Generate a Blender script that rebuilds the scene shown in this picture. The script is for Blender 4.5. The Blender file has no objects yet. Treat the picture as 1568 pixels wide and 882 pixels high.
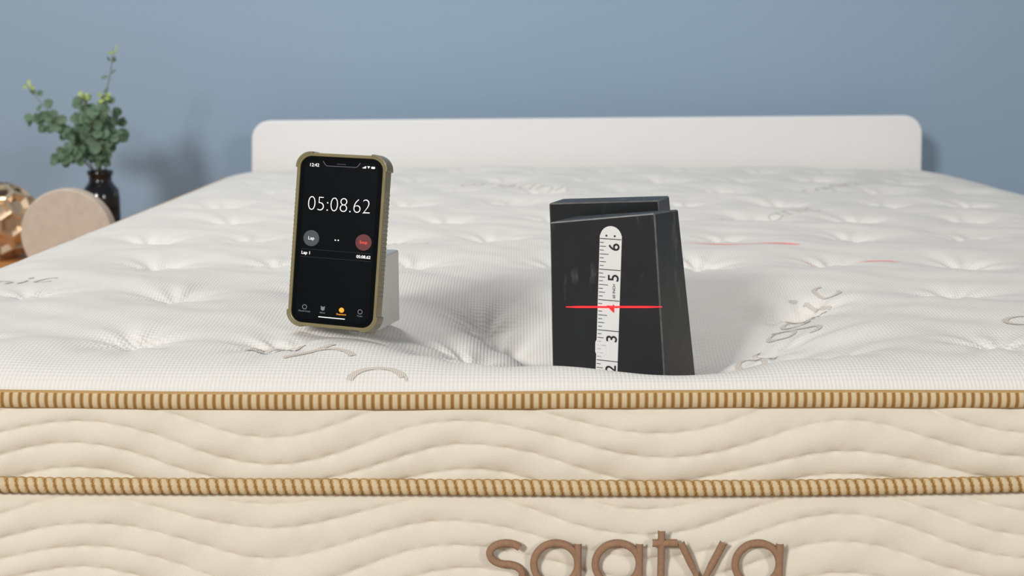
import bpy, bmesh, math, random
import numpy as np
from mathutils import Vector, Matrix
random.seed(4)
ZC=0.95            # camera height above floor
sc=bpy.context.scene
sc.view_settings.view_transform='Standard'
sc.view_settings.look='None'

def lin(c):
    return tuple(((v/255)/12.92 if v/255<=0.04045 else ((v/255+0.055)/1.055)**2.4) for v in c)+(1,)

def mat(name,rgb,rough=0.6,metal=0,emit=None,es=1,spec=0.5,trans=0,nscale=None,nvar=0.08,bump=0,bscale=200,bdist=0.001,alpha=1,coat=0):
    m=bpy.data.materials.new(name); m.use_nodes=True
    nt=m.node_tree; b=nt.nodes['Principled BSDF']
    b.inputs['Roughness'].default_value=rough; b.inputs['Metallic'].default_value=metal
    b.inputs['Specular IOR Level'].default_value=spec
    b.inputs['Transmission Weight'].default_value=trans
    b.inputs['Coat Weight'].default_value=coat
    b.inputs['Base Color'].default_value=lin(rgb)
    tc=nt.nodes.new('ShaderNodeTexCoord')
    n=nt.nodes.new('ShaderNodeTexNoise'); n.inputs['Scale'].default_value=nscale or 12; n.inputs['Detail'].default_value=4
    nt.links.new(tc.outputs['Object'],n.inputs['Vector'])
    mx=nt.nodes.new('ShaderNodeMix'); mx.data_type='RGBA'
    c=lin(rgb); mx.inputs[6].default_value=tuple(v*(1-nvar) for v in c[:3])+(1,); mx.inputs[7].default_value=tuple(min(1,v*(1+nvar)) for v in c[:3])+(1,)
    nt.links.new(n.outputs['Fac'],mx.inputs[0]); nt.links.new(mx.outputs[2],b.inputs['Base Color'])
    if emit:
        b.inputs['Emission Color'].default_value=lin(emit); b.inputs['Emission Strength'].default_value=es
    if bump:
        n2=nt.nodes.new('ShaderNodeTexNoise'); n2.inputs['Scale'].default_value=bscale; n2.inputs['Detail'].default_value=3
        nt.links.new(tc.outputs['Object'],n2.inputs['Vector'])
        bp=nt.nodes.new('ShaderNodeBump'); bp.inputs['Strength'].default_value=bump; bp.inputs['Distance'].default_value=bdist
        nt.links.new(n2.outputs['Fac'],bp.inputs['Height']); nt.links.new(bp.outputs['Normal'],b.inputs['Normal'])
    return m

def empty(name,loc=(0,0,0),rot=(0,0,0)):
    e=bpy.data.objects.new(name,None); e.location=loc; e.rotation_euler=rot
    e.empty_display_size=0.05
    sc.collection.objects.link(e); return e

def mesh_obj(name,verts,faces,mats,parent=None,smooth=False,midx=None,loc=(0,0,0),rot=(0,0,0)):
    me=bpy.data.meshes.new(name); me.from_pydata([tuple(v) for v in verts],[],faces)
    for m in (mats if isinstance(mats,(list,tuple)) else [mats]): me.materials.append(m)
    if midx is not None: me.polygons.foreach_set('material_index',np.array(midx,dtype=np.int32))
    if smooth: me.polygons.foreach_set('use_smooth',np.ones(len(me.polygons),dtype=bool))
    me.update()
    o=bpy.data.objects.new(name,me); sc.collection.objects.link(o)
    o.location=loc; o.rotation_euler=rot
    if parent: o.parent=parent
    return o

def bevel(o,w,seg=3):
    md=o.modifiers.new('bevel','BEVEL'); md.width=w; md.segments=seg; md.limit_method='ANGLE'
    md.harden_normals=True
    for p in o.data.polygons: p.use_smooth=True
    return o

def box(name,x0,x1,y0,y1,z0,z1,m,parent=None,bv=0,loc=(0,0,0),rot=(0,0,0)):
    v=[(x0,y0,z0),(x1,y0,z0),(x1,y1,z0),(x0,y1,z0),(x0,y0,z1),(x1,y0,z1),(x1,y1,z1),(x0,y1,z1)]
    f=[(0,3,2,1),(4,5,6,7),(0,1,5,4),(1,2,6,5),(2,3,7,6),(3,0,4,7)]
    o=mesh_obj(name,v,f,m,parent,loc=loc,rot=rot)
    if bv: bevel(o,bv)
    return o

def rrect(w,h,r,n=8):
    pts=[]
    for cx,cz,a0 in ((w/2-r,h/2-r,0),(-w/2+r,h/2-r,90),(-w/2+r,-h/2+r,180),(w/2-r,-h/2+r,270)):
        for i in range(n+1):
            a=math.radians(a0+90*i/n); pts.append((cx+r*math.cos(a),cz+r*math.sin(a)))
    return pts
def plate(name,pts,y0,y1,m,parent=None,bv=0,loc=(0,0,0),rot=(0,0,0)):
    n=len(pts)
    ar=sum(pts[i][0]*pts[(i+1)%n][1]-pts[(i+1)%n][0]*pts[i][1] for i in range(n))
    if ar<0: pts=pts[::-1]
    v=[(x,y0,z) for x,z in pts]+[(x,y1,z) for x,z in pts]
    f=[tuple(range(n)),tuple(range(2*n-1,n-1,-1))]+[((i+1)%n,i,i+n,(i+1)%n+n) for i in range(n)]
    o=mesh_obj(name,v,f,m,parent,loc=loc,rot=rot)
    if bv: bevel(o,bv,2)
    return o
def circ(cx,cz,r,n=32): return [(cx+r*math.cos(2*math.pi*i/n),cz+r*math.sin(2*math.pi*i/n)) for i in range(n)]

def text(name,body,size,loc,m,parent,align='CENTER',offset=0,rotz=0,ex=0.00005,sx=1):
    cu=bpy.data.curves.new(name,'FONT'); cu.body=body; cu.size=size; cu.align_x=align; cu.align_y='CENTER'
    cu.offset=offset; cu.extrude=ex
    o=bpy.data.objects.new(name,cu); sc.collection.objects.link(o)
    bpy.context.view_layer.update()
    me=bpy.data.meshes.new_from_object(o.evaluated_get(bpy.context.evaluated_depsgraph_get()))
    bpy.data.objects.remove(o)
    me.materials.clear(); me.materials.append(m)
    me.transform(Matrix.Rotation(math.radians(90),4,'X')@Matrix.Rotation(rotz,4,'Z')@Matrix.Scale(sx,4,(1,0,0)))
    o=bpy.data.objects.new(name,me); sc.collection.objects.link(o); o.location=loc; o.parent=parent
    return o

def lathe(name,prof,m,parent=None,n=40,loc=(0,0,0)):
    v=[];f=[]
    for r,z in prof:
        for i in range(n):
            a=2*math.pi*i/n; v.append((r*math.cos(a),r*math.sin(a),z))
    for k in range(len(prof)-1):
        for i in range(n):
            j=(i+1)%n; f.append((k*n+i,k*n+j,(k+1)*n+j,(k+1)*n+i))
    return mesh_obj(name,v,f,m,parent,True,loc=loc)

# ---------------------------------------------------------------- materials
def math_node(nt,op,a,b=None):
    n=nt.nodes.new('ShaderNodeMath'); n.operation=op
    for i,v in enumerate((a,b)):
        if v is None: continue
        if isinstance(v,(int,float)): n.inputs[i].default_value=v
        else: nt.links.new(v,n.inputs[i])
    return n.outputs[0]

def knit_mat(name,rgb,period,strength,dist):
    m=mat(name,rgb,0.9,spec=0.15,nscale=30,nvar=0.02); nt=m.node_tree; b=nt.nodes['Principled BSDF']
    tc=nt.nodes.new('ShaderNodeTexCoord'); sp=nt.nodes.new('ShaderNodeSeparateXYZ')
    nt.links.new(tc.outputs['Object'],sp.inputs[0])
    k=2*math.pi/period
    u=math_node(nt,'ADD',sp.outputs[0],math_node(nt,'MULTIPLY',sp.outputs[1],0.75))
    v=math_node(nt,'SUBTRACT',sp.outputs[0],math_node(nt,'MULTIPLY',sp.outputs[1],0.75))
    su=math_node(nt,'SINE',math_node(nt,'MULTIPLY',u,k)); sv=math_node(nt,'SINE',math_node(nt,'MULTIPLY',v,k))
    pr=math_node(nt,'MULTIPLY',su,sv)
    n2=nt.nodes.new('ShaderNodeTexNoise'); n2.inputs['Scale'].default_value=900; n2.inputs['Detail'].default_value=2
    nt.links.new(tc.outputs['Object'],n2.inputs['Vector'])
    hgt=math_node(nt,'ADD',pr,math_node(nt,'MULTIPLY',n2.outputs['Fac'],0.9))
    bp=nt.nodes.new('ShaderNodeBump'); bp.inputs['Strength'].default_value=strength; bp.inputs['Distance'].default_value=dist
    nt.links.new(hgt,bp.inputs['Height']); nt.links.new(bp.outputs['Normal'],b.inputs['Normal'])
    return m

M_top=knit_mat('knit_white',(228,225,218),0.0062,0.45,0.0006)
M_wave=mat('quilted_cotton_cream',(224,216,199),0.95,spec=0.1,nscale=60,nvar=0.03,bump=0.5,bscale=1100,bdist=0.0006)
M_tan=mat('binding_tan',(186,150,98),0.85,spec=0.15,nscale=150,nvar=0.12,bump=0.4,bscale=1200)
M_rib=mat('binding_rib_cream',(208,190,155),0.85,spec=0.15,nscale=150,nvar=0.08,bump=0.3,bscale=1500)
M_ribd=mat('binding_groove',(146,110,64),0.9,spec=0.1,nscale=150,nvar=0.1)
M_wall=mat('wall_blue_paint',(147,167,186),0.75,spec=0.2,nscale=2,nvar=0.03,bump=0.06,bscale=160)
M_head=mat('white_lacquer',(227,226,224),0.45,nvar=0.01)

# ---------------------------------------------------------------- room
box('wall_back',-3.2,3.2,3.25,3.35,0,2.6,M_wall)
M_floor=mat('floor_wood',(150,120,90),0.5,nscale=6,nvar=0.2)
box('floor',-3.2,3.2,-4.2,3.35,-0.1,0,M_floor)
box('baseboard_back',-3.2,3.2,3.232,3.25,0,0.1,M_head,bv=0.004)

# ---------------------------------------------------------------- mattress
X0,X1,Y0,Y1=-0.60,0.93,1.045,3.05
RC=0.05
MATT=empty('mattress',((X0+X1)/2,(Y0+Y1)/2,0))
def par(o):
    o.parent=MATT; o.matrix_parent_inverse=Matrix.Translation(-Vector(MATT.location)); return o
HBASE=0.30
# footprints of the two weights (used so the foam wraps around them)
def foot(org,deg,a0,a1,b0,b1):
    c,s=math.cos(math.radians(deg)),math.sin(math.radians(deg))
    return (org,c,s,a0,a1,b0,b1)
FEET=[foot((0.0349,1.178),-28.7,0,.1055,0,.070),foot((0.032,1.236),-18,0,.110,.028,.085)]
def fdist(x,y):
    d=np.full(np.shape(x),1e3)
    for (org,c,s,a0,a1,b0,b1) in FEET:
        px,py=x-org[0],y-org[1]
        a=px*c+py*s; b=-px*s+py*c
        da=np.maximum(np.maximum(a0-a,a-a1),0); db=np.maximum(np.maximum(b0-b,b-b1),0)
        d=np.minimum(d,np.hypot(da,db))
    return d
def sag(x):
    return -0.004*np.exp(-((x-0.0)/0.25)**2)+0.0015*np.sin(x*9+1)
tufts=[]
rng=np.random.RandomState(3)
ys=[1.135,1.37,1.59,1.81,2.03,2.25,2.47,2.69,2.9]
row0=[-0.46,-0.319,-0.18,-0.04,0.262,0.404,0.55,0.70,0.84]
for i,yy in enumerate(ys):
    if i==0: xs=row0
    else: xs=[-0.325+(0.071 if i%2==0 else 0)+k*0.152 for k in range(-2,9)]
    for x in xs:
        if X0+0.06<x<X1-0.06:
            tufts.append((x+rng.uniform(-.012,.012),yy+rng.uniform(-.014,.014),rng.uniform(0.8,1.3),rng.uniform(0,6)))
tufts+= [(-0.035,1.225,1.4,1.0),(-0.01,1.33,1.2,3.0),(0.235,1.25,1.0,3.0),(0.255,1.38,0.8,2.0)]
def surf(x,y):
    x=np.asarray(x,float); y=np.asarray(y,float)
    ef=np.clip(np.minimum(y-Y0,Y1-y)/0.10,0,1); es=np.clip(np.minimum(x-X0,X1-x)/0.12,0,1)
    pf=np.sqrt(np.clip(1-(1-ef)**2,0,1)); ps=np.sqrt(np.clip(1-(1-es)**2,0,1))
    crown=pf*ps
    xn=np.abs((x-0.165)/0.765)
    h=0.2435-0.0215*crown+0.011*ps*np.clip(xn,0,1)**3*np.clip((y-1.3)/1.2,0,1)-0.003*np.clip((y-1.6)/1.2,0,1)*ps
    z=ZC-h
    near=np.clip(1-(y-Y0)/0.25,0,1)
    z=z+sag(x)*near
    q=np.zeros_like(z)
    for tx,ty,a,ph in tufts:
        dx=x-tx; dy=y-ty
        if q.ndim==2:
            ix=np.where(np.abs(x[0]-tx)<0.16)[0]; iy=np.where(np.abs(y[:,0]-ty)<0.16)[0]
            if len(ix)==0 or len(iy)==0: continue
            sl=(slice(iy[0],iy[-1]+1),slice(ix[0],ix[-1]+1)); dx=dx[sl]; dy=dy[sl]
        else: sl=Ellipsis
        r2=(dx/0.024)**2+(dy/0.018)**2
        r2b=(dx/0.058)**2+(dy/0.060)**2
        th=np.arctan2(dy,dx)
        far=1.0+0.5*np.clip((ty-1.3)/1.0,0,1)
        g=-a*far*(0.0078*np.exp(-r2)+0.0070*np.exp(-r2b))
        g=g+a*0.0017*np.cos(7*th+ph)*np.exp(-r2b*1.2)*np.clip(r2,0,1)
        # pinched pleats in the middle of the tuft
        if ty<1.9: g=g+0.0011*np.sin((dx*math.cos(ph)*0.6+dx+dy*1.4*math.sin(ph))*2*math.pi/0.0105)*np.exp(-(dx/0.024)**2-(dy/0.022)**2)
        q[sl]=q[sl]+g
    lim=np.clip(np.minimum(ef,es)*1.6,0,1)
    z=z+q*lim
    # pillowing / slight slack in the cover
    z=z+lim*(0.0022*np.sin(x*21+y*4)*np.sin(y*28.5+1.3)+0.0014*np.sin(x*47+2*np.sin(y*13))*np.sin(y*39-x*8)
       +0.0007*np.sin(y*95+3*np.sin(x*17)+x*12)*np.sin(x*23+y*9))
    z=z+0.003*lim
    # depression under the weights
    d=fdist(x,y)
    ang=np.arctan2(y-1.2,x-0.1)
    side=np.clip((y-1.09)/0.09,0,1)
    S=0.042+0.048*side
    D=0.072*np.exp(-(d/S)**1.18)
    wr=np.clip(d/0.06,0,1)*np.exp(-(d/0.10)**2)*np.clip((y-1.13)/0.06,0,1)
    D=D+wr*(0.0050*np.sin(ang*9+0.9)+0.0022*np.sin(ang*19+2+2*np.sin(ang*4)))
    D=D*np.clip(ef*2.2,0,1)
    z=z-D
    cap=ZC-HBASE-0.0015+np.clip(d-0.002,0,None)*1.9
    kk=0.006
    hh=np.clip(0.5+0.5*(cap-z)/kk,0,1)
    z=cap*(1-hh)+z*hh-kk*hh*(1-hh)
    return np.where(d<=0.002,np.minimum(z,ZC-HBASE-0.001),z)
nx=700
gx=np.linspace(X0,X1,nx)
t=np.linspace(0,1,640); gy=Y0+(Y1-Y0)*(0.28*t+0.72*t**2)
e=np.array([0,0.0006,0.0015,0.003,0.005]); 
gx=np.unique(np.concatenate([gx,X0+e,X1-e,np.linspace(-0.02,0.22,170)])); gy=np.unique(np.concatenate([gy,Y0+e,Y1-e]))
GX,GY=np.meshgrid(gx,gy); GZ=surf(GX,GY)
PX,PY=GX.copy(),GY.copy()
for cx,sx in ((X0+RC,-1),(X1-RC,1)):
    for cy,sy in ((Y0+RC,-1),(Y1-RC,1)):
        msk=((PX-cx)*sx>0)&((PY-cy)*sy>0)
        d=np.hypot(PX-cx,PY-cy); s=np.where(msk&(d>RC),RC/np.maximum(d,1e-9),1)
        PX=cx+(PX-cx)*s; PY=cy+(PY-cy)*s
NY,NX=GX.shape
V=np.stack([PX.ravel(),PY.ravel(),GZ.ravel()],1)
idx=np.arange(NX*NY).reshape(NY,NX)
F=np.stack([idx[:-1,:-1].ravel(),idx[:-1,1:].ravel(),idx[1:,1:].ravel(),idx[1:,:-1].ravel()],1)
def np_mesh(name,V,F,mats,midx=None,smooth=True):
    me=bpy.data.meshes.new(name)
    me.vertices.add(len(V)); me.vertices.foreach_set('co',V.astype(np.float32).ravel())
    me.loops.add(F.size); me.loops.foreach_set('vertex_index',F.astype(np.int32).ravel())
    me.polygons.add(len(F)); me.polygons.foreach_set('loop_start',np.arange(0,F.size,4,dtype=np.int32))
    me.polygons.foreach_set('loop_total',np.full(len(F),4,dtype=np.int32))
    for m in mats: me.materials.append(m)
    if midx is not None: me.polygons.foreach_set('material_index',midx.astype(np.int32))
    me.polygons.foreach_set('use_smooth',np.full(len(F),smooth,dtype=bool))
    me.update(calc_edges=True); me.validate()
    o=bpy.data.objects.new(name,me); sc.collection.objects.link(o); return o
par(np_mesh('top_panel',V,F,[M_top]))

def rrpath(step,off=0.0):
    x0,x1,y0,y1,r=X0-off,X1+off,Y0-off,Y1+off,RC+off
    P=[];N=[]
    def line(a,b,n):
        L=math.hypot(b[0]-a[0],b[1]-a[1]); k=max(2,int(L/step))
        for i in range(k): P.append((a[0]+(b[0]-a[0])*i/k,a[1]+(b[1]-a[1])*i/k)); N.append(n)
    def arc(c,a0):
        k=max(6,int(r*math.pi/2/step))
        for i in range(k):
            a=math.radians(a0+90*i/k); P.append((c[0]+r*math.cos(a),c[1]+r*math.sin(a))); N.append((math.cos(a),math.sin(a)))
    line((x0+r,y0),(x1-r,y0),(0,-1)); arc((x1-r,y0+r),-90)
    line((x1,y0+r),(x1,y1-r),(1,0)); arc((x1-r,y1-r),0)
    line((x1-r,y1),(x0+r,y1),(0,1)); arc((x0+r,y1-r),90)
    line((x0,y1-r),(x0,y0+r),(-1,0)); arc((x0+r,y0+r),180)
    P=np.array(P);N=np.array(N)
    s=np.concatenate([[0],np.cumsum(np.hypot(*np.diff(P,axis=0).T))])
    return P,N,s
H1,H2,H3=0.2487,0.3150,0.560
def panel(name,hA,hB,rows,bulge,off,sagA,sagB):
    P,N,s=rrpath(0.0022,off)
    X=P[:,0]; n=len(P)
    tt=np.linspace(0,1,rows)
    front=np.clip((1.3-P[:,1])/0.2,0,1)
    zA=ZC-hA+sagA(X)*front; zB=ZC-hB+sagB(X)*front
    Z=zA[None,:]*(1-tt[:,None])+zB[None,:]*tt[:,None]
    Xc=s+X0+RC
    wav=0.0150*np.cos(2*math.pi*(Xc+0.328)/0.29)
    zz=Z-(ZC-0.38)-wav[None,:]-0.004*np.sin(2*math.pi*Xc/0.41+1)[None,:]*np.sin(Z*60)
    ph=zz/0.0195
    sn=np.abs(np.sin(math.pi*ph))
    puff=sn**0.5
    pk=0.25*np.sin(Xc*330)[None,:]*(1-sn)**3+0.10*np.sin(Xc*70+3*np.sin(Xc*11))[None,:]*np.sin(Z*160+Xc[None,:]*20)
    loose=0.35*np.sin(Xc*37+1.0)[None,:]*np.sin(Z*70+Xc[None,:]*31)+0.25*np.sin(Xc[None,:]*83-Z*120)
    off_=bulge*np.sin(math.pi*np.clip(tt,0,1))[:,None]**0.7+0.0032*(puff+pk+0.8*loose)*np.clip(np.minimum(tt,1-tt)*14,0,1)[:,None]
    VX=P[:,0][None,:]+N[:,0][None,:]*off_; VY=P[:,1][None,:]+N[:,1][None,:]*off_
    V=np.stack([VX.ravel(),VY.ravel(),Z.ravel()],1)
    I=np.arange(rows*n).reshape(rows,n); J=np.roll(I,-1,axis=1)
    F=np.stack([I[:-1].ravel(),I[1:].ravel(),J[1:].ravel(),J[:-1].ravel()],1)
    return par(np_mesh(name,V,F,[M_wave]))
sag2=lambda x:-0.0045*np.exp(-((x-0.02)/0.28)**2)+0.001*np.sin(x*11+2)
zero=lambda x:0*x
panel('side_panel_pillowtop',H1-0.002,H2+0.002,60,0.006,-0.002,sag,sag2)
panel('side_panel_base',H2,H3,190,0.008,-0.004,sag2,zero)

def piping(name,h,R,sagf,style,off):
    per=0.0066 if style==0 else 0.0072; k=10; P,N,s=rrpath(per/k,off)
    n=len(P)//k*k; P=P[:n];N=N[:n]; X=P[:,0]
    front=np.clip((1.3-P[:,1])/0.2,0,1)
    zc=ZC-h+sagf(X)*front
    na=20; a=np.linspace(0,2*math.pi,na,endpoint=False)
    ph=(np.arange(n)%k)/k*2*math.pi
    slant=0 if style==0 else 1.3
    PH=ph[:,None]+slant*np.sin(a)[None,:]
    rib=0.5+0.5*np.cos(PH)
    amp=0.07 if style==0 else 0.13
    isE=np.abs(np.sin(a))[None,:]>(0.80 if style==0 else 2)
    rr=R*(0.94+amp*np.where(isE,0.5,np.sqrt(rib)))
    ez=1.12 if style==0 else 1.0
    ro=rr*np.cos(a)[None,:]*0.85; rz=rr*np.sin(a)[None,:]*ez
    VX=P[:,0][:,None]+N[:,0][:,None]*ro; VY=P[:,1][:,None]+N[:,1][:,None]*ro; VZ=zc[:,None]+rz
    V=np.stack([VX.ravel(),VY.ravel(),VZ.ravel()],1)
    I=np.arange(n*na).reshape(n,na); J=np.roll(I,-1,axis=0); I2=np.roll(I,-1,axis=1); J2=np.roll(J,-1,axis=1)
    F=np.stack([I.ravel(),J.ravel(),J2.ravel(),I2.ravel()],1)
    ac=a+math.pi/na
    mid=np.where(rib>0.45,1,0); mid=np.where(rib<0.13,2,mid)
    edge=(np.abs(np.sin(ac))[None,:]>(0.80 if style==0 else 0.93))&np.ones_like(mid,dtype=bool)
    mid=np.where(edge,0,mid)
    return par(np_mesh(name,V,F,[M_tan,M_rib,M_ribd],mid.ravel()))
piping('binding_tape_upper',H1,0.0064,sag,0,0.003)
piping('binding_tape_middle',H2,0.0060,sag2,1,0.005)
piping('binding_tape_lower',H3,0.0062,zero,1,0.003)
par(box('mattress_underside',X0+0.01,X1-0.01,Y0+0.01,Y1-0.01,ZC-H3-0.003,ZC-H3+0.01,M_wave))

M_logo=mat('embroidery_brown',(158,124,98),0.75,spec=0.2,nscale=300,nvar=0.2,bump=0.6,bscale=1800)
def stroke(name,pts,w,m,th=0.0010):
    pts=[Vector((p[0],0,p[1])) for p in pts]; v=[];f=[]
    n=len(pts)
    for i,p in enumerate(pts):
        t=(pts[min(i+1,n-1)]-pts[max(i-1,0)]).normalized(); nn=Vector((-t.z,0,t.x))
        for q,dz in ((-1,0.0026),(-0.9,0),(-0.5,-th*0.8),(0,-th),(0.5,-th*0.8),(0.9,0),(1,0.0026)):
            pp=p+nn*w/2*q; v.append((pp.x,dz,pp.z))
    for i in range(n-1):
        for j in range(6): f.append((i*7+j,i*7+j+1,(i+1)*7+j+1,(i+1)*7+j))
    return mesh_obj(name,v,f,m,smooth=True)
def arcp(cx,cz,r,a0,a1,n=28,rz=None):
    rz=rz or r
    return [(cx+r*math.cos(math.radians(a0+(a1-a0)*i/n)),cz+rz*math.sin(math.radians(a0+(a1-a0)*i/n))) for i in range(n+1)]
k=1.2245/2667*1.083
gz=ZC-0.3775; W=0.0056; gY=Y0-0.0118
def gx_(p): return (p-784)*k
def logo_stroke(nm,pts):
    o=stroke(nm,pts,W,M_logo); o.location=(0,gY,0); par(o)
R=0.0168
for i,c in enumerate((851,945,1159)):
    cx=gx_(c); logo_stroke('logo_a_bowl_%d'%i,arcp(cx,gz,R,0,360,40)); logo_stroke('logo_a_stem_%d'%i,[(cx+R,gz+R*1.0),(cx+R,gz),(cx+R,gz-R*1.08)])
cx=gx_(775)
logo_stroke('logo_s',arcp(cx,gz+R*0.5,0.0125,35,265,24,R*0.5)+arcp(cx,gz-R*0.5,0.0125,85,-145,24,R*0.5))
cx=gx_(1012); logo_stroke('logo_t_stem',[(cx,gz+0.027),(cx,gz),(cx,gz-R)]); logo_stroke('logo_t_bar',[(cx-0.007,gz+R),(cx,gz+R),(cx+0.012,gz+R)])
cx=gx_(1074); logo_stroke('logo_v',[(cx-0.0165,gz+R*1.05),(cx-0.008,gz),(cx-0.0004,gz-R),(cx+0.008,gz),(cx+0.0165,gz+R*1.05)])

M_print=mat('woven_script_brown',(178,160,142),0.9,spec=0.1)
nt=M_print.node_tree; b=nt.nodes['Principled BSDF']
tc=nt.nodes.new('ShaderNodeTexCoord'); sp=nt.nodes.new('ShaderNodeSeparateXYZ'); nt.links.new(tc.outputs['Object'],sp.inputs[0])
s1=math_node(nt,'SINE',math_node(nt,'MULTIPLY',math_node(nt,'ADD',sp.outputs[0],sp.outputs[1]),2*math.pi/0.0030))
s2=math_node(nt,'SINE',math_node(nt,'MULTIPLY',math_node(nt,'SUBTRACT',sp.outputs[0],sp.outputs[1]),2*math.pi/0.0030))
fac=math_node(nt,'GREATER_THAN',math_node(nt,'MULTIPLY',s1,s2),-0.12)
mx=nt.nodes.new('ShaderNodeMix'); mx.data_type='RGBA'; mx.inputs[6].default_value=lin((172,153,134)); mx.inputs[7].default_value=lin((224,219,210))
nt.links.new(fac,mx.inputs[0]); nt.links.new(mx.outputs[2],b.inputs['Base Color'])
G={'o':[arcp(.5,.5,.42,0,360,28)],'r':[[(.1,1),(.12,.5),(.1,0)],arcp(.55,.45,.45,175,60,12)],
'g':[arcp(.5,.5,.42,0,360,28),[(.92,1),(.92,0),(.85,-.4)]+arcp(.5,-.4,.38,0,-150,12)],
'a':[arcp(.5,.5,.42,0,360,28),[(.92,1),(.92,.3),(1.05,0)]],
'n':[[(.1,1),(.1,0)],arcp(.5,.55,.4,175,0,14)+[(.9,0)]],'i':[[(.1,1),(.1,0)],arcp(.1,1.4,.07,0,360,8)],'c':[arcp(.5,.5,.45,45,315,22)]}
def script(name,word,org,direction,size,w=0.0046):
    v=[];f=[]; d=Vector(direction).normalized(); up=Vector((-d.y,d.x)); cur=0
    for ch in word:
        for pl in G[ch]:
            pl=[(x+0.25*z,z) for x,z in pl]
            pp=[]
            for a_,b_ in zip(pl[:-1],pl[1:]):
                L=math.hypot(b_[0]-a_[0],b_[1]-a_[1])*size; kk=max(1,int(L/0.002))
                for i in range(kk): pp.append((a_[0]+(b_[0]-a_[0])*i/kk,a_[1]+(b_[1]-a_[1])*i/kk))
            pp.append(pl[-1])
            P2=[Vector(org)+d*((cur+x)*size)+up*(z*size) for x,z in pp]
            base=len(v)
            for i,p in enumerate(P2):
                t=(P2[min(i+1,len(P2)-1)]-P2[max(i-1,0)])
                t=t.normalized() if t.length>0 else Vector((1,0)); nn=Vector((-t.y,t.x))
                ww=w*(0.55+0.6*abs(nn.x))
                for q in (-1,-.33,.33,1):
                    r=p+nn*ww/2*q; v.append([r.x,r.y])
            for i in range(len(P2)-1):
                for j in range(3): f.append((base+i*4+j,base+i*4+j+1,base+(i+1)*4+j+1,base+(i+1)*4+j))
        cur+=1.3 if ch!='i' else 0.6
    A=np.array(v); ok=(A[:,1]>Y0+0.006)&(A[:,0]>X0+.01)&(A[:,0]<X1-.01)
    f=[q for q in f if all(ok[i] for i in q)]
    z=surf(A[:,0],np.clip(A[:,1],Y0,Y1))+0.0006
    par(mesh_obj(name,[(A[i,0],A[i,1],z[i]) for i in range(len(A))],f,M_print,smooth=True))
script('woven_script_1','organic',(-0.225,1.125),(0.10,-0.085),0.044,0.0052)
script('woven_script_2','nic',(-0.155,1.71),(0.11,0.10),0.026,0.003)
script('woven_script_3','organic',(0.215,1.205),(0.12,0.21),0.030,0.004)
script('woven_script_4','ganic',(-0.60,1.42),(0.12,0.02),0.024,0.0028)
script('woven_script_5','organic',(0.42,1.22),(0.12,-0.08),0.034)
script('woven_script_6','organic',(0.30,1.98),(0.15,0.12),0.026,0.002)
script('woven_script_7','organic',(-0.10,2.55),(0.15,-0.05),0.028,0.002)
script('woven_script_8','organic',(0.48,2.45),(0.15,0.10),0.028,0.002)
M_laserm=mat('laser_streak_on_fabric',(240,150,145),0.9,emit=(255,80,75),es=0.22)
def streak(name,a,b,w=0.0045):
    n=60; v=[];f=[]
    for i in range(n+1):
        x=a[0]+(b[0]-a[0])*i/n; y=a[1]+(b[1]-a[1])*i/n
        ww=w*min(1,0.3+3*math.sin(math.pi*i/n))
        for q in (-.5,.5): v.append((x,y+q*ww,float(surf(x,y+q*ww))+0.0008))
    f=[(2*i,2*i+2,2*i+3,2*i+1) for i in range(n)]
    par(mesh_obj(name,v,f,M_laserm))
streak('laser_streak_1',(0.20,1.73),(0.35,1.715)); streak('laser_streak_2',(0.33,1.61),(0.44,1.59),0.003)

# ---------------------------------------------------------------- headboard & frame
HB=empty('headboard',(0.16,3.08,0))
def corner(cx,cz,r,a0,a1,n=10):
    return [(cx+r*math.cos(math.radians(a0+(a1-a0)*i/n)),cz+r*math.sin(math.radians(a0+(a1-a0)*i/n))) for i in range(n+1)]
zl,zr=ZC-0.126,ZC-0.1145
r=0.04
pts=[(0.900-0.16,0.25),(0.885-0.16,zr-r)]+corner(0.885-0.16-r,zr-r,r,0,90)[1:]+corner(-0.562-0.16+r,zl-r,r,90,180)+[(-0.578-0.16,0.25)]
plate('headboard_panel',pts,0,0.032,M_head,HB,bv=0.004)
for i,x in enumerate((-0.66,0.66)): box('headboard_leg_%d'%i,x-0.03,x+0.03,0.003,0.029,0,0.26,M_head,HB)
BF=empty('bed_frame',(0.165,2.05,0))
box('side_rail_left',-0.78,-0.75,-1.02,1.02,0.24,0.36,M_head,BF,0.004)
box('side_rail_right',0.75,0.78,-1.02,1.02,0.24,0.36,M_head,BF,0.004)
box('foot_rail',-0.75,0.75,-1.02,-0.99,0.24,0.36,M_head,BF,0.004)
box('slat_deck',-0.75,0.75,-0.99,1.02,0.355,0.378,M_head,BF)
for i,(x,y) in enumerate(((-0.72,-0.96),(0.72,-0.96),(-0.72,0.96),(0.72,0.96))): box('leg_%d'%i,x-.03,x+.03,y-.03,y+.03,0,0.355,M_head,BF,0.004)

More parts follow.
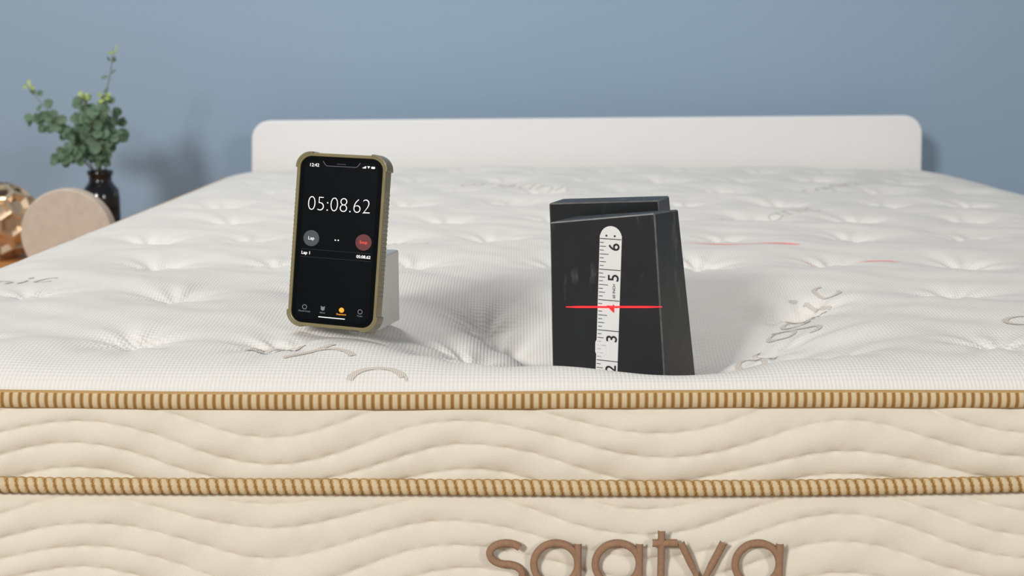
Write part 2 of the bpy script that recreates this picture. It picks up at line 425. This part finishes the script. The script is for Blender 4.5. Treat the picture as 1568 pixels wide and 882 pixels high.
# ---------------------------------------------------------------- weights
M_blk=mat('black_painted_steel',(28,29,31),0.45,nscale=25,nvar=0.35,bump=0.35,bscale=60,bdist=0.0008,spec=0.4)
nt=M_blk.node_tree; b=nt.nodes['Principled BSDF']
n3=nt.nodes.new('ShaderNodeTexNoise'); n3.inputs['Scale'].default_value=60; n3.inputs['Detail'].default_value=8
mp=nt.nodes.new('ShaderNodeMapping'); mp.inputs['Scale'].default_value=(1,1,0.35)
tc=nt.nodes.new('ShaderNodeTexCoord'); nt.links.new(tc.outputs['Object'],mp.inputs[0]); nt.links.new(mp.outputs[0],n3.inputs['Vector'])
cr=nt.nodes.new('ShaderNodeValToRGB'); cr.color_ramp.elements[0].position=0.62; cr.color_ramp.elements[1].position=0.74
nt.links.new(n3.outputs['Fac'],cr.inputs[0])
mx=nt.nodes.new('ShaderNodeMix'); mx.data_type='RGBA'; mx.inputs[7].default_value=lin((84,82,80))
src=b.inputs['Base Color'].links[0].from_socket; nt.links.new(cr.outputs[0],mx.inputs[0]); nt.links.new(src,mx.inputs[6]); nt.links.new(mx.outputs[2],b.inputs['Base Color'])
M_wear=mat('worn_edge_steel',(96,94,90),0.4,nscale=120,nvar=0.7,metal=0.3)
def hexa(name,low,top,parent,m,bv=0.003):
    v=low+top
    f=[(0,3,2,1),(4,5,6,7),(0,1,5,4),(1,2,6,5),(2,3,7,6),(3,0,4,7)]
    o=bevel(mesh_obj(name,v,f,[m,M_wear],parent),bv,1)
    o.modifiers['bevel'].material=1; o.modifiers['bevel'].harden_normals=False
    for p in o.data.polygons: p.use_smooth=False
    return o
WB=empty('weight_block',(0.0349,1.178,ZC-HBASE),(0,0,math.radians(-28.7)))
hexa('steel_body',[(0,0,0),(.1055,0,0),(.1055,.070,0),(0,.070,0)],
 [(-.004,0,HBASE-.1325),(.0905,0,HBASE-.1200),(.0905,.050,HBASE-.1215),(-.004,.050,HBASE-.1320)],WB,M_blk,0.0011)
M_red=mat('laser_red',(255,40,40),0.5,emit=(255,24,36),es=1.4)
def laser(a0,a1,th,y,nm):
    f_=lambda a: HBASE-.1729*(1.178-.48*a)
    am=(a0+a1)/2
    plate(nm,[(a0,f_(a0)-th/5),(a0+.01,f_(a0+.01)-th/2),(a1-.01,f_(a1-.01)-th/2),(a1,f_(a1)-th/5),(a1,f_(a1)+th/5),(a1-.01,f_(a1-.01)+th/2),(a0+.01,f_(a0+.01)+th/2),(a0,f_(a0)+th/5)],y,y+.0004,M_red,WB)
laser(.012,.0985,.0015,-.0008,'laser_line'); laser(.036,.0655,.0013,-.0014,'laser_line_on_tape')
WB2=empty('weight_block',(0.032,1.236,ZC-HBASE),(0,0,math.radians(-18)))
hexa('steel_body',[(0,.028,0),(.110,.028,0),(.110,.085,0),(0,.085,0)],
 [(-.001,0.004,HBASE-.1225),(.0965,0.004,HBASE-.1170),(.0965,.048,HBASE-.1170),(-.001,.048,HBASE-.1225)],WB2,M_blk,0.0011)
TM=empty('tape_measure',(0.0349,1.178,ZC-HBASE),(0,0,math.radians(-28.7)))
M_tape=mat('tape_white',(226,225,222),0.5,nvar=0.03); M_ink=mat('tape_ink',(20,20,22),0.6); M_inkr=mat('tape_ink_red',(200,30,35),0.6,emit=(255,30,30),es=0.3)
aL,aR=0.0425,0.0622; zt=HBASE-0.1325
def skew(z): return -0.003*(zt-z)/zt
strip=[(aR+skew(0),0.03),(aR,zt-0.0075)]+corner(aR-0.0098,zt-0.0098,0.0098,10,170,12)+[(aL,zt-0.0075),(aL+skew(0),0.03)]
plate('tape_strip',strip,-0.0005,0.0,M_tape,TM)
plate('tape_tab',[(x,z) for x,z in rrect(0.010,0.016,0.005)],-0.0009,-0.0005,M_tape,TM,loc=(aL+0.0020,0,HBASE-0.234))
for n in (6,5,4,3,2):
    zd=HBASE-.1985+(n-4)*.0254
    zlne=zd+0.0046
    a0=aL+skew(zlne)
    box('inch_line_%d'%n,a0+.0004,a0+.0195,-0.0009,-0.0005,zlne-.00025,zlne+.00025,M_ink,TM)
    text('numeral_%d'%n,str(n),0.0135,(a0+0.0138,-0.0009,zd-0.0018),M_inkr if n==4 else M_ink,TM,rotz=math.radians(90),offset=0.0001)
    for j in range(1,8):
        L={4:.008,2:.0055,6:.0055}.get(j,.0035); zz=zlne-j*.0254/8
        box('tick_%d_%d'%(n,j),a0+.0004,a0+.0004+L,-0.0009,-0.0005,zz-.0002,zz+.0002,M_ink,TM)
text('inch_label','60 INCH',0.0032,(aL+.0135,-0.0009,HBASE-.186),M_ink,TM,rotz=math.radians(90))
for dx in (.006,.0135): plate('tape_rivet_%d'%int(dx*1000),circ(aL+dx,zt-.008,.0008,12),-0.0009,-0.0005,M_ink,TM)

# ---------------------------------------------------------------- phone
PH=empty('smartphone',(-0.1515,1.170,ZC-0.2205))
PH.rotation_mode='QUATERNION'
PH.rotation_quaternion=(Matrix.Rotation(math.radians(-20),3,'Z')@Matrix.Rotation(math.radians(1.4),3,'Y')@Matrix.Rotation(math.radians(-8),3,'X')).to_quaternion()
PH.scale=(1.055,1.0,0.965)
Wd,Ht=0.078,0.151; zc0=Ht/2
M_case=mat('case_translucent_olive',(142,130,90),0.25,trans=0.25,nscale=60,nvar=0.2,coat=0.4)
M_case2=mat('case_bumper_olive',(136,125,88),0.3,trans=0.25,nscale=60,nvar=0.2,coat=0.4)
M_glass=mat('screen_glass',(8,9,11),0.2,spec=0.12,nvar=0.02)
M_scr=mat('screen_display',(6,7,9),0.25,spec=0.12,emit=(8,9,12),es=0.5)
def ring(name,o1,o2,y0,y1,m,parent,bv=0.0008):
    n=len(o1); v=[(x,y0,z) for x,z in o1]+[(x,y0,z) for x,z in o2]+[(x,y1,z) for x,z in o1]+[(x,y1,z) for x,z in o2]
    f=[]
    for i in range(n):
        j=(i+1)%n
        f+= [(i,j,n+j,n+i),(2*n+i,3*n+i,3*n+j,2*n+j),(i,2*n+i,2*n+j,j),(n+i,n+j,3*n+j,3*n+i)]
    o=mesh_obj(name,v,f,m,parent)
    return bevel(o,bv,2) if bv>0.0001 else o
sh=lambda pts:[(x,z+zc0) for x,z in pts]
ring('case_frame',sh(rrect(Wd,Ht,.0125,10)),sh(rrect(Wd-.0058,Ht-.0060,.0098,10)),-0.001,0.0105,M_case,PH)
plate('case_back',sh(rrect(Wd-.004,Ht-.004,.011,10)),0.0085,0.0112,M_case,PH)
plate('phone_body',sh(rrect(.0725,.1455,.0100,10)),0.0006,0.0085,mat('phone_steel',(70,70,72),0.25,metal=1),PH)
plate('screen_glass',sh(rrect(.0718,.1448,.0095,10)),0.0001,0.0007,M_glass,PH)
plate('display',sh(rrect(.0645,.1375,.0070,10)),-0.0001,0.0002,M_scr,PH)
for sx in (-1,1):
    for sz in (-1,1):
        a0={(1,1):0,(-1,1):90,(-1,-1):180,(1,-1):270}[(sx,sz)]
        cx,cz=sx*(Wd/2-.0125),sz*(Ht/2-.0125)
        out=[(cx+sx*.0004+.0132*math.cos(math.radians(a)),cz+sz*.0004+.0132*math.sin(math.radians(a))) for a in range(a0-6,a0+97,5)]
        inn=[(cx+.0114*math.cos(math.radians(a)),cz+.0114*math.sin(math.radians(a))) for a in range(a0+96,a0-7,-5)]
        plate('bumper_corner',sh(out+inn),-0.0014,0.0116,M_case2,PH,bv=0.0006)
    for i in range(24):
        zz=-0.045+i*0.0038
        plate('grip_rib',sh([(x*1+sx*(Wd/2-.0003),z+zz) for x,z in rrect(.0014,.0020,.0006,3)]),0.0,0.0095,M_case2,PH)
M_w=mat('ui_white',(235,235,235),0.5,emit=(235,235,235),es=0.5)
M_g=mat('ui_grey',(50,56,60),0.5,emit=(40,46,48),es=0.5)
M_gi=mat('ui_grey_icon',(90,96,104),0.5,emit=(110,116,124),es=0.5)
M_g2=mat('ui_dim',(30,32,36),0.5,emit=(60,62,66),es=0.4)
M_r=mat('ui_red',(70,14,14),0.5,emit=(90,12,14),es=0.5)
M_o=mat('ui_orange',(250,150,20),0.5,emit=(255,155,20),es=0.5)
M_rt=mat('ui_red_text',(230,60,50),0.5,emit=(240,60,50),es=0.6)
yy=-0.00035
def ptext(n,b_,s,x,z,m,off=0,al='CENTER',sx=1): text(n,b_,s,(x,yy,z+zc0),m,PH,al,off,sx=sx)
ptext('stopwatch_time','05:08.62',0.0182,0.000,0.0310,M_w,-0.00050,sx=0.90)
plate('lap_button',sh(circ(-.0225,.0012,.0070)),-0.0003,-0.0001,M_g,PH)
plate('stop_button',sh(circ(.0235,.0008,.0070)),-0.0003,-0.0001,M_r,PH)
ptext('lap_label','Lap',0.0040,-.0225,.0012,M_w); ptext('stop_label','Stop',0.0038,.0235,.0008,M_rt)
plate('page_dot_1',sh(circ(-.0012,.001,.0006,12)),-0.0003,-0.0001,M_w,PH); plate('page_dot_2',sh(circ(.0014,.001,.0006,12)),-0.0003,-0.0001,M_w,PH)
ptext('lap_row','Lap 1',0.0038,-.0305,-.0118,M_w,0.00005,'LEFT'); ptext('lap_time','05:08.62',0.0036,.0305,-.0118,M_w,0.00005,'RIGHT')
for i,zz in enumerate((-.0085,-.0152)): box('separator_%d'%i,-.0305,.0305,-0.0003,-0.0001,zz+zc0-.00008,zz+zc0+.00008,M_g2,PH)
ptext('status_clock','12:42',0.0040,-.0240,.0648,M_w,0.00002)
for i in range(4): box('signal_%d'%i,.0185+i*.0008,.0190+i*.0008,-0.0003,-0.0001,zc0+.0642,zc0+.0650+i*.0004,M_w,PH)
plate('wifi',sh([(.0236,.0642),(.0248,.0662),(.0224,.0662)]),-0.0003,-0.0001,M_w,PH)
plate('battery',sh([(x+.0275,z+.0651) for x,z in rrect(.0032,.0017,.0004,3)]),-0.0003,-0.0001,M_w,PH)
M_notch=mat('notch_grey',(38,40,44),0.3)
plate('notch',sh([(.0165,.0687),(-.0165,.0687),(-.0150,.0664),(-.0130,.0648),(.0130,.0648),(.0150,.0664)]),-0.0003,-0.0001,M_glass,PH)
box('earpiece',-.004,.004,-0.0006,-0.0002,zc0+.0662,zc0+.0670,M_notch,PH)
def rim(name,outer,inner,m):
    v=[(x,-0.0004,z) for x,z in outer]+[(x,-0.0004,z) for x,z in inner]; n=len(outer)
    return mesh_obj(name,v,[(i,i+1,n+i+1,n+i) for i in range(n-1)],m,PH)
rim('notch_rim',sh([(-.0165,.0687),(-.0150,.0662),(-.0130,.0645),(.0130,.0645),(.0150,.0662),(.0165,.0687)]),sh([(-.0161,.0687),(-.0147,.0664),(-.0129,.0648),(.0129,.0648),(.0147,.0664),(.0161,.0687)]),M_gi)
for i,(x,lab) in enumerate(((-.0245,'World Clock'),(-.0083,'Alarm'),(.0083,'Stopwatch'),(.0245,'Timer'))):
    m=M_o if i==2 else M_gi
    if i==2: plate('tab_icon_%d'%i,sh(circ(x,-.0590,.0022,20)),-0.0003,-0.0001,m,PH)
    elif i==1:
        plate('tab_icon_%d'%i,sh(circ(x,-.0592,.0017,16)),-0.0003,-0.0001,m,PH)
        for s_ in (-1,1): plate('alarm_bell',sh(circ(x+s_*.0014,-.0576,.0006,8)),-0.0003,-0.0001,m,PH)
    else: ring('tab_icon_%d'%i,sh(circ(x,-.0590,.0021,20)),sh(circ(x,-.0590,.0016,20)),-0.0003,-0.0001,m,PH,0.00001)
    ptext('tab_label_%d'%i,lab,0.0020,x,-.0627,m)
plate('home_bar',sh([(x,z-.0665) for x,z in rrect(.0235,.0007,.0003,3)]),-0.0003,-0.0001,M_w,PH)
M_acr=mat('acrylic_frosted',(236,233,226),0.15,trans=0.4,nvar=0.02)
ST=empty('acrylic_phone_stand',(-0.143,1.235,ZC-0.229),(0,0,math.radians(-14)))
box('acrylic_block',-.036,.037,-.026,.028,0,.064,M_acr,ST,0.002)

# ---------------------------------------------------------------- nightstand & decor
TB=ZC-0.385
M_wood=mat('oak_wood',(196,136,76),0.5,nscale=8,nvar=0.2)
NS=empty('nightstand',(-0.97,2.79,0))
box('tabletop',-.31,.31,-.36,.40,TB-.025,TB,M_wood,NS,0.004)
box('cabinet',-.29,.29,-.33,.39,TB-.32,TB-.025,M_wood,NS,0.003)
box('drawer_front',-.27,.27,-.345,-.33,TB-.29,TB-.05,M_wood,NS,0.003)
lathe('drawer_knob',[(0,0),(.012,0.003),(.014,.012),(.006,.02)],M_wood,NS,16,(0,-.36,TB-.17))
for i,(x,y) in enumerate(((-.26,-.3),(.26,-.3),(-.26,.35),(.26,.35))): lathe('leg_%d'%i,[(.013,0),(.022,TB-.32)],M_wood,NS,16,(x,y,0))
M_disc=mat('rough_wood_disc',(200,184,167),0.9,nscale=60,nvar=0.14,bump=0.6,bscale=150)
DS=empty('round_wooden_plaque',(-0.789,2.50,TB))
plate('disc',circ(0,.0815,.0815,64),0,.035,M_disc,DS,bv=0.004)
plate('foot',[(-.03,0),(.03,0),(.022,.006),(-.022,.006)],-.004,.04,M_disc,DS)
M_cop=mat('copper_ceramic',(214,190,160),0.25,metal=0.7,nscale=20,nvar=0.25)
M_cin=mat('copper_inside',(60,44,32),0.8)
bm=bmesh.new(); bmesh.ops.create_icosphere(bm,subdivisions=2,radius=1.0)
v=[];f=[];mi=[]
for vt in bm.verts:
    if vt.co.z>0.86: continue
    cs=[fc.calc_center_median().normalized() for fc in vt.link_faces]
    nrm=vt.co.normalized(); ax=nrm.orthogonal().normalized(); ay=nrm.cross(ax)
    cs.sort(key=lambda c:math.atan2(c.dot(ay),c.dot(ax)))
    c0=sum(cs,Vector())/len(cs); b0=len(v); n_=len(cs)
    for c in cs: v.append(c)
    for c in cs: v.append((c0+(c-c0)*0.84)*1.01)
    for c in cs: v.append(c0*0.88+(c-c0)*0.5)
    for i in range(n_):
        j=(i+1)%n_; f.append((b0+i,b0+j,b0+n_+j,b0+n_+i)); f.append((b0+n_+i,b0+n_+j,b0+2*n_+j,b0+2*n_+i))
    f.append(tuple(b0+2*n_+i for i in range(n_)))
bm.free()
CP=empty('faceted_copper_vase',(-1.012,2.80,TB))
S=0.080
mesh_obj('pot_shell',[(c.x*S,c.y*S,max(0,(c.z+0.93)*S*0.98)) for c in v],f,M_cop,CP)
lathe('pot_inside',[(.0,.02),(.05,.03),(.062,.07),(.050,.118),(.036,.138)],M_cin,CP,30)
M_bot=mat('black_glass',(14,14,17),0.15,nvar=0.05,coat=0.3)
VP=empty('eucalyptus_in_black_vase',(-0.834,2.88,TB))
lathe('bottle',[(0,0),(.033,0),(.037,.004),(.037,.110),(.035,.128),(.026,.140),(.0225,.146),(.0225,.157),(.0255,.159),(.0255,.168),(.020,.168),(.019,.14)],M_bot,VP)
M_leaf=mat('eucalyptus_leaf',(94,120,94),0.65,nscale=40,nvar=0.4); M_leafl=mat('young_leaf',(168,186,106),0.6,nscale=40,nvar=0.2)
M_stem=mat('stem',(110,104,70),0.7)
kp=0.001322
def pw(px,py,dy): return Vector(((px-149)*kp,dy,.166+(262-py)*kp))
stems=[([(150,275),(150,200),(160,150),(170,112),(178,78)],[0,.0,.01,.01,.0],0.30,0.0095),
([(148,275),(142,215),(136,180),(134,148)],[0,-.02,-.03,-.03],0.2,0.016),
([(146,275),(120,222),(88,196),(48,186)],[0,.01,.02,.02],0.25,0.016),
([(147,275),(118,225),(82,170),(50,130)],[0,-.02,-.03,-.03],0.45,0.012),
([(152,275),(165,222),(172,190),(160,150)],[0,.02,.02,.0],0.2,0.016),
([(148,275),(128,240),(112,232),(98,245)],[0,-.03,-.04,-.05],0.3,0.015),
([(150,275),(158,225),(150,190),(165,170)],[0,-.03,-.05,-.05],0.2,0.016),
([(150,275),(152,235),(168,215),(178,205)],[0,-.02,-.03,-.03],0.2,0.015),
([(150,275),(138,235),(120,205),(118,185)],[0,.03,.05,.06],0.2,0.015)]
v=[];f=[];mi=[]; sv=[];sf=[]
def leaf(p,n,up,r,m):
    n=n.normalized(); t=(up-n*up.dot(n)).normalized(); s=n.cross(t)
    b0=len(v); v.append(p+t*r)
    N=12
    for i in range(N):
        a=2*math.pi*i/N; q=p+t*(r+r*math.cos(a)*1.0)+s*r*0.88*math.sin(a)+n*r*0.22*abs(math.sin(a)); v.append(q)
    for i in range(N): f.append((b0,b0+1+i,b0+1+(i+1)%N)); mi.append(m)
for pts_,dys,st,lr in stems:
    P=[pw(a,b_,d) for (a,b_),d in zip(pts_,dys)]
    Q=[]
    for a,b_ in zip(P[:-1],P[1:]):
        for i in range(7): Q.append(a.lerp(b_,i/7))
    Q.append(P[-1])
    base=len(sv)
    for i,q in enumerate(Q):
        rr=.0016*(1-.6*i/len(Q))
        for j in range(5):
            a=2*math.pi*j/5; sv.append(q+Vector((math.cos(a)*rr,math.sin(a)*rr,0)))
    for i in range(len(Q)-1):
        for j in range(5): sf.append((base+i*5+j,base+i*5+(j+1)%5,base+(i+1)*5+(j+1)%5,base+(i+1)*5+j))
    n=len(Q)
    for i,q in enumerate(Q):
        tt=i/(n-1)
        if tt<st: continue
        if pts_[-1]==(178,78) and 0.45<tt<0.93 and i%4: continue
        if pts_[-1]==(50,130) and 0.7<tt<0.93 and i%2: continue
        for kk in range(2 if tt<0.9 else 4):
            d=Vector((random.uniform(-1,1),random.uniform(-1,.8),random.uniform(-.4,.7))).normalized()
            nn=Vector((random.uniform(-.7,.7),-random.uniform(.3,1),random.uniform(-.2,.9)))
            r_=lr*random.uniform(.65,1.05)*(1-.5*max(0,tt-.5)); 
            young=1 if (tt>0.93 and pts_[-1] in ((178,78),(50,130),(134,148),(160,150))) else 0
            leaf(q+d*.004,nn,d,r_*.5 if young else r_*.88,young)
mesh_obj('leaves',v,f,[M_leaf,M_leafl],VP,False,mi); mesh_obj('stems',sv,sf,M_stem,VP,True)

# ---------------------------------------------------------------- lights
def area(name,loc,target,size,power,color=(1,1,1)):
    l=bpy.data.lights.new(name,'AREA'); l.shape='SQUARE'; l.size=size; l.energy=power; l.color=color
    o=bpy.data.objects.new(name,l); sc.collection.objects.link(o); o.location=loc
    o.rotation_euler=(Vector(target)-Vector(loc)).to_track_quat('-Z','Y').to_euler(); return o
area('softbox_key_light',(-2.3,-3.0,2.7),(0.1,2.2,0.8),0.8,178,(1,.99,.975))
area('softbox_fill_light',(2.9,-2.6,2.4),(0.2,2.2,0.8),0.9,58,(1,.99,.98))
area('ceiling_softbox_light',(-0.9,2.2,3.0),(0.1,2.0,0.7),0.9,27,(1,.99,.98))
w=bpy.data.worlds.new('world'); sc.world=w; w.use_nodes=True
w.node_tree.nodes['Background'].inputs[0].default_value=(0.95,0.97,1,1); w.node_tree.nodes['Background'].inputs[1].default_value=0.23

# ---------------------------------------------------------------- camera
cd=bpy.data.cameras.new('camera'); cam=bpy.data.objects.new('camera',cd); sc.collection.objects.link(cam)
cam.location=(0,0,ZC); cam.rotation_euler=(math.radians(90-9.05),0,0)
cd.lens=50.0; cd.sensor_width=36; cd.clip_start=0.01
cd.dof.use_dof=True; cd.dof.focus_distance=1.17; cd.dof.aperture_fstop=10
sc.camera=cam
